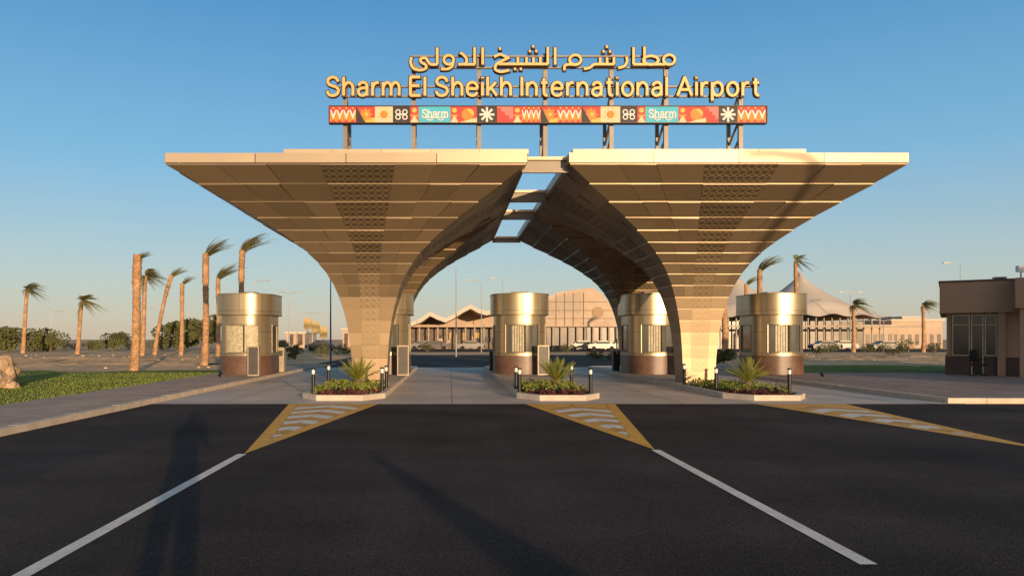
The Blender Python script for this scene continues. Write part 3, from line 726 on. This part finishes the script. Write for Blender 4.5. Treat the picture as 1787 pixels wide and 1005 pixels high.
bm=NB();tube(bm,[(0,0,0),(0,0,.3)],.03,6);obj('stem',bm,M['pole'],fl)
bm=NB();box(bm,-.16,.16,-.1,.08,.25,.5);obj('lamp_head',bm,M['lantern'],fl)
ch=thing('office_chair','black office chair on the right pavement before the kiosk','chair',(21.7,30.3,.12),R(20))
bm=NB();box(bm,-.25,.25,-.25,.22,.45,.53);bmesh.ops.bevel(bm,geom=bm.edges[:],offset=.03,segments=2,affect='EDGES');obj('seat',bm,M['black'],ch,True)
bm=NB();box(bm,-.23,.23,.2,.27,.6,1.1);bmesh.ops.bevel(bm,geom=bm.edges[:],offset=.03,segments=2,affect='EDGES');obj('backrest',bm,M['black'],ch,True)
bm=NB();tube(bm,[(0,0,.1),(0,0,.45)],.03,8);obj('column',bm,M['black'],ch)
for i in range(5):
    a=i*2*PI/5;bm=NB();tube(bm,[(0,0,.13),(.3*math.cos(a),.3*math.sin(a),.05)],.022,6);obj('leg',bm,M['black'],ch)
for s in(-1,1):
    bm=NB();tube(bm,[(s*.26,.15,.5),(s*.29,.15,.7),(s*.29,-.15,.7)],.02,6);obj('armrest',bm,M['black'],ch)
# ------------------------------------------------------------------ palms
def palm(px,Y,ytop,ybase,lean,r,Lf,mode,label,n=38):
    x=XX(px,Y);Hh=ZZ(ytop,Y)
    t=thing('palm_tree',label,'palm tree',(x,Y,0),group='wind blown palm trees')
    bm=NB();N_=46;pts=[];rr=[]
    for i in range(N_+1):
        q=i/N_;pts.append((lean*q**1.5+.06*math.sin(q*5),0,Hh*q));rr.append(r*(1.2-.4*q if q<.15 else 1.04-.2*q)*(1+.09*(i%2)+random.uniform(-.08,.08))*(1.2 if (mode=='tied' and q>.72) else 1))
    tube(bm,pts,rr,11)
    for i in range(60):
        q=random.uniform(.08,.98);a=random.uniform(0,2*PI);k=min(N_,int(q*N_));c=Vector(pts[k]);rr_=rr[k]
        o_=Vector((math.cos(a),math.sin(a),0));s_=Vector((-math.sin(a),math.cos(a),0))*.06
        b_=c+o_*rr_*.8;tp_=c+o_*(rr_*1.35)+Vector((0,0,.16))
        bm.faces.new([bm.verts.new(b_-s_),bm.verts.new(b_+s_),bm.verts.new(tp_)])
    obj('trunk',bm,M['trunk'],t,True,recalc=False)
    bm=NB();top=Vector(pts[-1])
    for i in range(n):
        a=random.uniform(0,2*PI)
        if mode=='tied':
            e=R(random.uniform(52,88));d=(math.cos(a)*math.cos(e)*.7+.25,math.sin(a)*math.cos(e)*.8,math.sin(e));frond(bm,top-Vector((0,0,.35)),d,Lf*random.uniform(.6,1.2),.16,24,Lf*.14,wind=(.55,0,-.08),lw=.1)
        else:
            e=R(random.uniform(-15,80));d=(math.cos(a)*math.cos(e)*.6+.45,math.sin(a)*math.cos(e)*.8,math.sin(e));frond(bm,top,d,Lf*random.uniform(.55,1.0),.5,24,Lf*.22,wind=(.38,0,-.08),lw=.1)
    obj('crown',bm,M['palm'],t,recalc=False)
palm(40,88,505,615,.6,.22,2.1,'free','small free crowned palm, leftmost of all')
palm(135,82,525,618,.6,.21,2.0,'free','short palm with a mop crown, second from the left')
palm(234,37,444,650,.25,.20,.6,'tied','thick pale palm trunk with a tied crown standing in the lawn')
palm(248,75,482,610,.4,.22,1.9,'free','palm with spread crown just behind the thick tied palm')
palm(270,80,480,612,1.9,.2,1.4,'tied','thin palm leaning to the right')
palm(316,80,494,615,.2,.21,1.3,'tied','slim upright palm between the leaning palm and the tall tied palm')
palm(357,47,442,637,.15,.19,1.5,'tied','tall palm with a swept crown left of the leftmost booth')
palm(380,70,484,615,.1,.19,2.1,'tied','palm rising directly behind the leftmost booth')
palm(418,50,436,640,.25,.185,1.8,'tied','tall palm with a swept crown above the leftmost booth')
palm(1326,60,470,620,.05,.19,1.8,'tied','palm with an upswept crown above the rightmost booth')
palm(1390,60,455,620,.0,.18,1.3,'free','palm with a sparse crown above the rightmost booth, right of the upswept one',16)
palm(1303,85,495,620,.0,.18,1.4,'tied','palm peeking out left of the rightmost booth roof')
palm(1264,60,500,620,.0,.25,.6,'tied','thick bare topped palm trunk beside the right canopy column')
palm(1489,95,532,612,.1,.22,2.1,'free','small palm in front of the tented terminal roof')
palm(1611,95,533,607,.1,.22,1.8,'free','small palm left of the kiosk')
def tree(px,Y,wpx,ytop,label,n=2400,shr=False):
    x=XX(px,Y);w_=wpx/F*Y;h=ZZ(ytop,Y)
    t=thing('shrub' if shr else 'broadleaf_tree',label,'shrub' if shr else 'tree',(x,Y,0),group='background trees and shrubs')
    bm=NB();tube(bm,[(0,0,0),(.05*h,0,h*.3),(0,0,h*.6)],[.05*h,.04*h,.02*h],6)
    for s in(-1,1):tube(bm,[(.04*h,0,h*.25),(s*w_*.25,.1*h,h*.6)],[.03*h,.015*h],5)
    obj('trunk',bm,M['bark'],t)
    bm=NB();k=14
    for i in range(k):
        cx=random.uniform(-.38,.38)*w_;r=random.uniform(.14,.27)*min(w_,h*1.5);cz=random.uniform(.22,.82)*h
        if cz+r>h:cz=h-r*.9
        leafclump(bm,(cx,random.uniform(-.3,.3)*w_,max(cz,r*.6)),(r*1.15,r,r*.85),n//k,.045*h+.04)
    obj('crown',bm,M['bush'],t,recalc=False)
for a in[(12,95,50,568,'dark bushy tree at the left edge'),(88,100,76,570,'broad dark tree between the two leftmost palms'),(197,105,50,578,'small round dark tree left of the thick tied palm'),(310,105,60,554,'dark tree left of the leftmost booth'),(352,100,60,546,'tall dark tree touching the leftmost booth'),(165,115,30,594,'low scrub between small trees at far left'),(480,75,50,594,'low tree just right of the leftmost booth'),(1262,50,40,606,'dark bush right of the right canopy column')]:
    tree(*a)
for i,(px,Y,wpx,yt) in enumerate([(515,60,26,597),(560,70,30,600),(600,80,30,598),(1075,60,40,612),(1450,90,30,598),(1540,95,26,594),(1585,95,34,590),(1630,80,24,597),(745,95,26,600),(890,90,24,601),(990,90,24,600),(1430,80,26,602),(1515,90,26,599),(1040,58,30,612),(1570,75,40,603),(45,110,40,596),(130,112,50,597),(235,112,50,595),(272,110,44,590)]):
    tree(px,Y,wpx,yt,'low green shrub %s'%['just right of the leftmost booth','between booth and blue lamp post','left of the left canopy column','between the middle and right islands','right of the rightmost booth','between the small palm and the stone block','before the pale stone block','next to the kiosk corner','seen through the left lane','seen behind the middle booth','right of the middle booth','nearest the rightmost booth','under the small right palm','at the left end of the second lane opening','on the sand left of the kiosk','far away behind the leftmost palm','far away behind the second palm from the left','far away behind the thick tied palm','far away behind the leaning palm'][i],500,True)
for i,(x,y,r,l) in enumerate([(-14.95,24.3,.75,'large tan boulder at the left edge of the lawn'),(-14.1,23.8,.2,'small tan rock at the foot of the large boulder')]):
    bm=NB();bmesh.ops.create_icosphere(bm,subdivisions=4,radius=r)
    for v in bm.verts:
        v.co*=1+.35*noise.noise(v.co*1.6/r+Vector((i*5,0,0)))+.08*noise.noise(v.co*6/r)
        v.co.z=v.co.z*.9
    o=obj('boulder',bm,M['rock']);o.location=(x,y,r*.6);tag(o,l,'rock',group='boulders on the lawn')
bm=NB()
for i in range(240):
    x=random.uniform(-45,-11) if random.random()<.7 else random.uniform(24,55);y=random.uniform(42,80);r=random.uniform(.03,.12)
    vs=bmesh.ops.create_icosphere(bm,subdivisions=1,radius=r)['verts']
    for v in vs:v.co=Vector((v.co.x*random.uniform(.8,1.4)+x,v.co.y+y,v.co.z*.6+r*.2))
tag(obj('stony_rubble',bm,M['sand']),'scattered stones on the sandy ground','stones',kind='stuff')
for i,(xa,xb,ya,yb_,h) in enumerate([(-60,-12,43,66,.22),(19,60,48,74,.22)]):
    bm=NB();nx,ny=70,26;g=[]
    for j in range(ny+1):
        row=[]
        for q in range(nx+1):
            x=xa+(xb-xa)*q/nx;y=ya+(yb_-ya)*j/ny
            ed=min(1,min(q,nx-q)/5,min(j,ny-j)/4)
            z=-.03+ed*(.03+h*max(0,noise.noise(Vector((x*.22,y*.22,i)))+.25+.5*noise.noise(Vector((x*.8,y*.8,i)))))
            row.append(bm.verts.new((x,y,z)))
        g.append(row)
    for j in range(ny):
        for q in range(nx):bm.faces.new([g[j][q],g[j][q+1],g[j+1][q+1],g[j+1][q]])
    struct('terrain_mounds',bm,M['sand'])
# ------------------------------------------------------------------ lamp posts
def lamp(px,Y,ytop,arm,label,r=.07,m='pole'):
    x=XX(px,Y);h=ZZ(ytop,Y)
    t=thing('lamp_post',label,'lamp post',(x,Y,0),group='lamp posts in the background')
    bm=NB();tube(bm,[(0,0,0),(0,0,h)],[r,r*.5],8);obj('pole',bm,M[m],t,True)
    for s in([arm] if arm in(-1,1) else [-1,1]):
        bm=NB();tube(bm,[(0,0,h-.05),(s*.5,0,h+.12),(s*1.3,0,h+.2)],r*.4,6);obj('arm',bm,M[m],t)
        bm=NB();box(bm,min(s*1.2,s*1.9),max(s*1.2,s*1.9),-.12,.12,h+.15,h+.25);obj('lamp_head',bm,M['beige'],t)
lamp(577,44,482,1,'dark blue lamp post left of the left canopy column',.06,'bluepole')
lamp(796,70,468,-1,'tall lamp post seen between the canopies, over the left lane')
lamp(840,95,492,-1,'lamp post just left of the middle booth')
lamp(877,120,488,-1,'distant lamp post behind the middle booth')
lamp(505,110,512,2,'distant double armed lamp post right of the leftmost booth',.1)
lamp(90,120,545,1,'faint distant lamp post at far left')
lamp(1676,80,462,-1,'lamp post rising behind the kiosk')
lamp(1484,120,512,2,'distant double armed lamp post before the tent roof',.1)
lamp(545,120,548,2,'short distant lamp post left of the yellow boards',.1)
lamp(445,95,492,1,'lamp post behind the leftmost booth')
lamp(250,110,540,1,'thin lamp post behind the thick tied palm')
lamp(1542,110,560,2,'distant lamp post between the small palms at right',.09)
for i,(px,py) in enumerate([(537,565),(549,572),(560,580)]):
    t=thing('yellow_sign','yellow board on a post, %s of the cluster right of the leftmost booth'%['left','middle','right'][i],'sign',(XX(px,95),95+i,0))
    bm=NB();tube(bm,[(0,0,0),(0,0,ZZ(py,95))],.06,6);obj('post',bm,M['pole'],t)
    bm=NB();z=ZZ(py,95)-.0;box(bm,-.5,.5,-.05,.05,z-.7,z+.5);obj('board',bm,M['sgn'],t)
    bm=NB();box(bm,-.25,.25,-.045,.045,z+.503,z+.9);obj('top_board',bm,M['sgn'],t)
# ------------------------------------------------------------------ terminal
YT=130
def tp(px,py,Y=YT):p=W(px,py,Y);return(p.x,p.z)
t=thing('terminal_hall','long terminal hall with a pale roof of low peaks seen through the lanes','building',(XX(850,YT),YT,0))
prof=[(700,569),(720,564),(738,556),(752,546),(764,552),(778,557),(792,550),(808,540),(820,534),(832,541),(846,545),(870,540),(900,533),(930,526),(965,518)]
bm=NB();fprism(bm,[tp(*p) for p in prof]+[tp(p[0],p[1]+7) for p in prof[::-1]],YT-6,YT+30);obj('roof',bm,M['tent'],t,world=True)
x0=XX(715,YT);x1=XX(1065,YT);bm=NB();box(bm,x0,x1,YT+1,YT+28,0,ZZ(567,YT));obj('glazing',bm,M['tglass'],t,world=True)
bm=NB();fprism(bm,[tp(724,567.2)]+[tp(p[0],p[1]+6.5) for p in prof[2:14]]+[tp(960,567.2)],YT+3,YT+28);obj('gable_wall',bm,M['stone'],t,world=True)
for i in range(22):
    px=716+i*16;bm=NB();tube(bm,[(XX(px,YT),YT-1,0),(XX(px,YT),YT-1,ZZ(566,YT))],.16,6);obj('column',bm,M['tcol'],t,world=True)
bm=NB();box(bm,x0,x1,YT-2,YT-.5,ZZ(571,YT),ZZ(567,YT));obj('canopy_band',bm,M['stone'],t,world=True)
random.seed(11)
for i in range(60):
    px=718+random.random()*345;bm=NB();xx=XX(px,YT);zz=random.uniform(.3,2.2);yy=YT+.6+i*.005;box(bm,xx,xx+random.uniform(.2,1.1),yy,yy+.004,zz,zz+random.uniform(.4,1.6));obj('panel',bm,M[random.choice(['sgn','stone','tcol','boothbase','black','b_red','tglass'])],t,world=True)
t=thing('entrance_pavilion','pale stone clad pavilion with a curved top beside the middle booth','building',(XX(1010,YT-8),YT-8,0))
Yp=YT-10
pf=[(952,520),(975,510),(1005,505),(1034,502),(1050,512),(1068,535),(1078,560)]
bm=NB();fprism(bm,[tp(*p,Yp) for p in [(952,570)]+pf+[(1078,570)]],Yp,Yp+16);obj('wall',bm,M['stone'],t,world=True)
bm=NB();box(bm,XX(955,Yp),XX(1074,Yp),Yp+1,Yp+15,0,ZZ(570.2,Yp));obj('glazing',bm,M['tglass'],t,world=True)
for px in range(952,1080,14):
    bm=NB();tube(bm,[(XX(px,Yp),Yp+.6,0),(XX(px,Yp),Yp+.6,ZZ(570,Yp))],.16,6);obj('column',bm,M['tcol'],t,world=True)
bm=NB();fprism(bm,[tp(*p,Yp) for p in [(956,548),(956,524),(977,515),(1014,509),(1014,548)]],Yp-.03,Yp-.01);obj('upper_glazing',bm,M['tcol'],t,world=True)
for py in(527,542,556):
    bm=NB();box(bm,XX(954,Yp),XX(1070 if py>530 else 1058,Yp),Yp-.07,Yp-.035,ZZ(py,Yp),ZZ(py,Yp)+.07);obj('joint',bm,M['bark'],t,world=True)
for px in(970,985,1000,1018):
    bm=NB();box(bm,XX(px,Yp),XX(px,Yp)+.07,Yp-.11,Yp-.075,ZZ(568,Yp),ZZ(514 if px<980 else 511,Yp));obj('joint',bm,M['bark'],t,world=True)
bm=NB();c=W(1043,545,Yp)
vs=[bm.verts.new((c.x+.9*math.cos(a*PI/12),Yp-.12,c.z+.9*math.sin(a*PI/12))) for a in range(24)];bm.faces.new(vs);obj('round_emblem',bm,M['bwall'],t,world=True)
t=thing('tented_terminal','terminal with a pale tensile tent roof of two peaks behind the rightmost booth','building',(XX(1340,YT),YT,0))
x0,x1=XX(1165,YT),XX(1522,YT);eave=ZZ(556,YT);pk=[(XX(1281,YT+6),YT+6,ZZ(484,YT+6)),(XX(1396,YT+6),YT+6,ZZ(484,YT+6)),(XX(1200,YT+6),YT+6,ZZ(515,YT+6))]
bm=NB();nx,ny=130,30;grid=[]
for j in range(ny+1):
    row=[]
    for i in range(nx+1):
        x=x0+(x1-x0)*i/nx;y=YT-6+26*j/ny;h=0
        for (a,b,z) in pk:
            d=math.hypot((x-a),(y-b)*.8);h=max(h,(z-eave)*max(0,1-d/14.5)**1.5+ (z-eave)*.12*math.exp(-d/1.2))
        ed=min(1,min(i,nx-i)/6,min(j,ny-j)/4+.3)
        row.append(bm.verts.new((x,y,eave+h*ed+.2*math.sin(i*.35)*(j in(0,ny)))))
    grid.append(row)
for j in range(ny):
    for i in range(nx):bm.faces.new([grid[j][i],grid[j][i+1],grid[j+1][i+1],grid[j+1][i]])
obj('tent_roof',bm,M['tent'],t,'all',world=True)
for (a,b,z) in pk[:2]:
    bm=NB();tube(bm,[(a,b,0),(a,b,z+.9)],.3,8);obj('mast',bm,M['tcol'],t,world=True)
bm=NB();box(bm,x0+2,x1-2,YT-1,YT+18,0,eave-.5);obj('glazing',bm,M['tglass'],t,world=True)
for i in range(26):
    xx=x0+1+(x1-x0-2)*i/25;bm=NB();tube(bm,[(xx,YT-4,0),(xx,YT-4,eave)],.14,6);obj('column',bm,M['tcol'],t,world=True)
bm=NB();box(bm,x0,x1+4,YT-7.5,YT-6.2,ZZ(572,YT),ZZ(569,YT));obj('canopy_band',bm,M['tcol'],t,world=True)
for (a,b,ya,Yq,l) in((1508,1560,570,135,'low pale building right of the tented terminal'),(1556,1645,560,140,'pale stone block left of the kiosk'),(1575,1610,555,155,'distant pale upper block behind the stone block'),(598,622,576,120,'small tan building left of the left canopy column'),(500,532,582,140,'small distant pale building right of the leftmost booth'),(1068,1160,562,150,'distant low hall between the right booths')):
    t=thing('low_building',l,'building',(XX((a+b)/2,Yq),Yq,0))
    bm=NB();box(bm,XX(a,Yq),XX(b,Yq),Yq,Yq+12,0,ZZ(ya,Yq));obj('wall',bm,M['stone'],t,world=True)
    bm=NB();box(bm,XX(a,Yq)-.3,XX(b,Yq)+.3,Yq-.3,Yq+12.3,ZZ(ya,Yq),ZZ(ya,Yq)+.35);obj('roof_edge',bm,M['tent'],t,world=True)
    n=max(2,int((b-a)/12))
    for i in range(n):
        xa=XX(a+(b-a)*(i+.25)/n,Yq);bm=NB();box(bm,xa,xa+.5*(b-a)/n/F*Yq,Yq-.06,Yq-.01,.6,2.6);obj('window',bm,M['tglass'],t,world=True)
def car(m):
    t=thing('parked_car','','car',(0,0,0),group='cars parked before the terminal')
    bm=NB();p=[(-2.1,.35),(-2.15,.75),(-1.95,.95),(-1.3,1.0),(-.7,1.42),(.7,1.45),(1.3,1.05),(2.0,.92),(2.15,.7),(2.1,.35)]
    fprism(bm,p,-.85,.85);obj('body',bm,m,t)
    for y in(-.862,.853):
        bm=NB();box(bm,-1.0,1.0,y,y+.009,1.02,1.3);obj('window',bm,M['glass'],t)
    for x in(-1.3,1.3):
        for y in(-.86,.76):
            bm=NB();tube(bm,[(x,y,.33),(x,y+.12,.33)],.33,12);obj('wheel',bm,M['tyre'],t)
    return t
c1=car(M['carw']);c2=car(M['card']);c3=car(M['carg'])
spots=[(1050,108,c1,'white car between the middle and right booths'),(1085,112,c2,'dark car near the booth behind the right canopy column'),(1015,112,c3,'silver car nearest the middle booth, on its right'),(760,112,c2,'dark car in the left lane opening'),(822,112,c3,'silver car left of the middle booth'),(738,114,c3,'silver car at the left end of the left lane opening'),(1440,108,c2,'dark car right of the rightmost booth'),(1470,114,c3,'silver car under the small right palm'),(560,104,c2,'dark car near the yellow boards'),(1545,104,c3,'silver car before the pale stone block')]
first=set()
for px,Y,c,l in spots:
    loc=(XX(px,Y),Y,.01)
    if c.name not in first:first.add(c.name);c.location=loc;c['label']=l
    else:dup(c,loc,l)
# ------------------------------------------------------------------ behind the camera: what casts the long shadows
t=thing('lamp_post','tall curved lamp post behind the viewpoint on the right','lamp post',(23.4,-15,0))
bm=NB();tube(bm,[(0,0,0),(0,0,9.9),(-.15,0,10.4),(-.6,0,10.75),(-1.6,0,10.9)],[.15,.11,.10,.09,.07],10);obj('pole',bm,M['pole'],t,True)
bm=NB();box(bm,-2.3,-1.5,-.15,.15,10.83,10.95);obj('lamp_head',bm,M['pole'],t)
t=thing('shadow_cone','added evergreen cone behind the viewpoint, shaped to cast a tapered shadow on the road','tree',(5.35,-9,0))  # added out of view, cone shape chosen for the tapered shadow on the asphalt
bm=NB();tube(bm,[(0,0,0),(0,0,1.85)],[.08,.02],8);obj('trunk',bm,M['bark'],t)
bm=NB()
for i in range(11000):
    z=random.uniform(.12,1.93);r=(1.95-z)*.42*math.sqrt(random.uniform(.1,1));a=random.uniform(0,2*PI)
    q=Vector((r*math.cos(a),r*math.sin(a),z));d=Vector((math.cos(a),math.sin(a),.6)).normalized()*.06;e=Vector((-math.sin(a),math.cos(a),random.uniform(-.5,.5)))*.03
    bm.faces.new([bm.verts.new(q-d),bm.verts.new(q+e),bm.verts.new(q+d),bm.verts.new(q-e)])
obj('crown',bm,M['bush'],t,recalc=False)
t=thing('shade_block','added plain beige block behind the viewpoint on the right, there to shade the kiosk','building',(40,-14,0))  # added out of view to throw the right kiosk into shade
bm=NB();box(bm,33.2,52,-18,-10,0,8.3);obj('wall',bm,M['bwall'],t,world=True)
bm=NB();box(bm,33.0,52.2,-18.2,-9.8,8.3,8.6);obj('roof_edge',bm,M['tent'],t,world=True)
for i in range(5):
    bm=NB();box(bm,34.5+i*3,36+i*3,-9.99,-9.93,1,2.4);obj('window',bm,M['glass'],t,world=True)
def skinned(name,V,E,rad,m,parent,sub=2):
    me=bpy.data.meshes.new(name);me.from_pydata(V,E,[]);o=bpy.data.objects.new(name,me);COL.objects.link(o)
    sk_=o.modifiers.new('skin','SKIN')
    for i,r in enumerate(rad):me.skin_vertices[0].data[i].radius=(r,r) if not isinstance(r,tuple) else r
    me.skin_vertices[0].data[0].use_root=True
    ss=o.modifiers.new('sub','SUBSURF');ss.levels=sub;ss.render_levels=sub
    bpy.context.view_layer.update()
    m2=bpy.data.meshes.new_from_object(o.evaluated_get(bpy.context.evaluated_depsgraph_get()))
    bpy.data.objects.remove(o);o=bpy.data.objects.new(name,m2);COL.objects.link(o);m2.materials.clear();m2.materials.append(m)
    for p in m2.polygons:p.use_smooth=True
    o.parent=parent;return o
pr=thing('person','person in a dark shirt standing and holding a phone up to take a photo','person',(-.12,-.5,.01))
V=[(0,0,.95),(0,0,1.15),(0,0,1.38),(0,.0,1.5),(0,.02,1.6),(0,.02,1.70),
(.11,0,.88),(.13,.01,.48),(.15,0,.09),(.16,.16,.04),(-.11,0,.88),(-.13,.01,.48),(-.15,0,.09),(-.16,.16,.04),
(.19,0,1.40),(.27,.12,1.18),(.13,.36,1.42),(.10,.41,1.52),(-.19,0,1.40),(-.27,.12,1.18),(-.13,.36,1.42),(-.10,.41,1.52)]
E=[(0,1),(1,2),(2,3),(3,4),(4,5),(0,6),(6,7),(7,8),(8,9),(0,10),(10,11),(11,12),(12,13),(2,14),(14,15),(15,16),(16,17),(2,18),(18,19),(19,20),(20,21)]
rad=[(.18,.13),(.17,.12),(.19,.13),.075,(.095,.11),(.09,.10),.12,.08,.055,.045,.12,.08,.055,.045,.085,.055,.04,.035,.085,.055,.04,.035]
try: skinned('body',V,E,rad,M['shirt'],pr)
except Exception as ex: print('SKIN',ex)
bm=NB();box(bm,-.085,.085,.43,.44,1.55,1.63);obj('phone',bm,M['black'],pr)
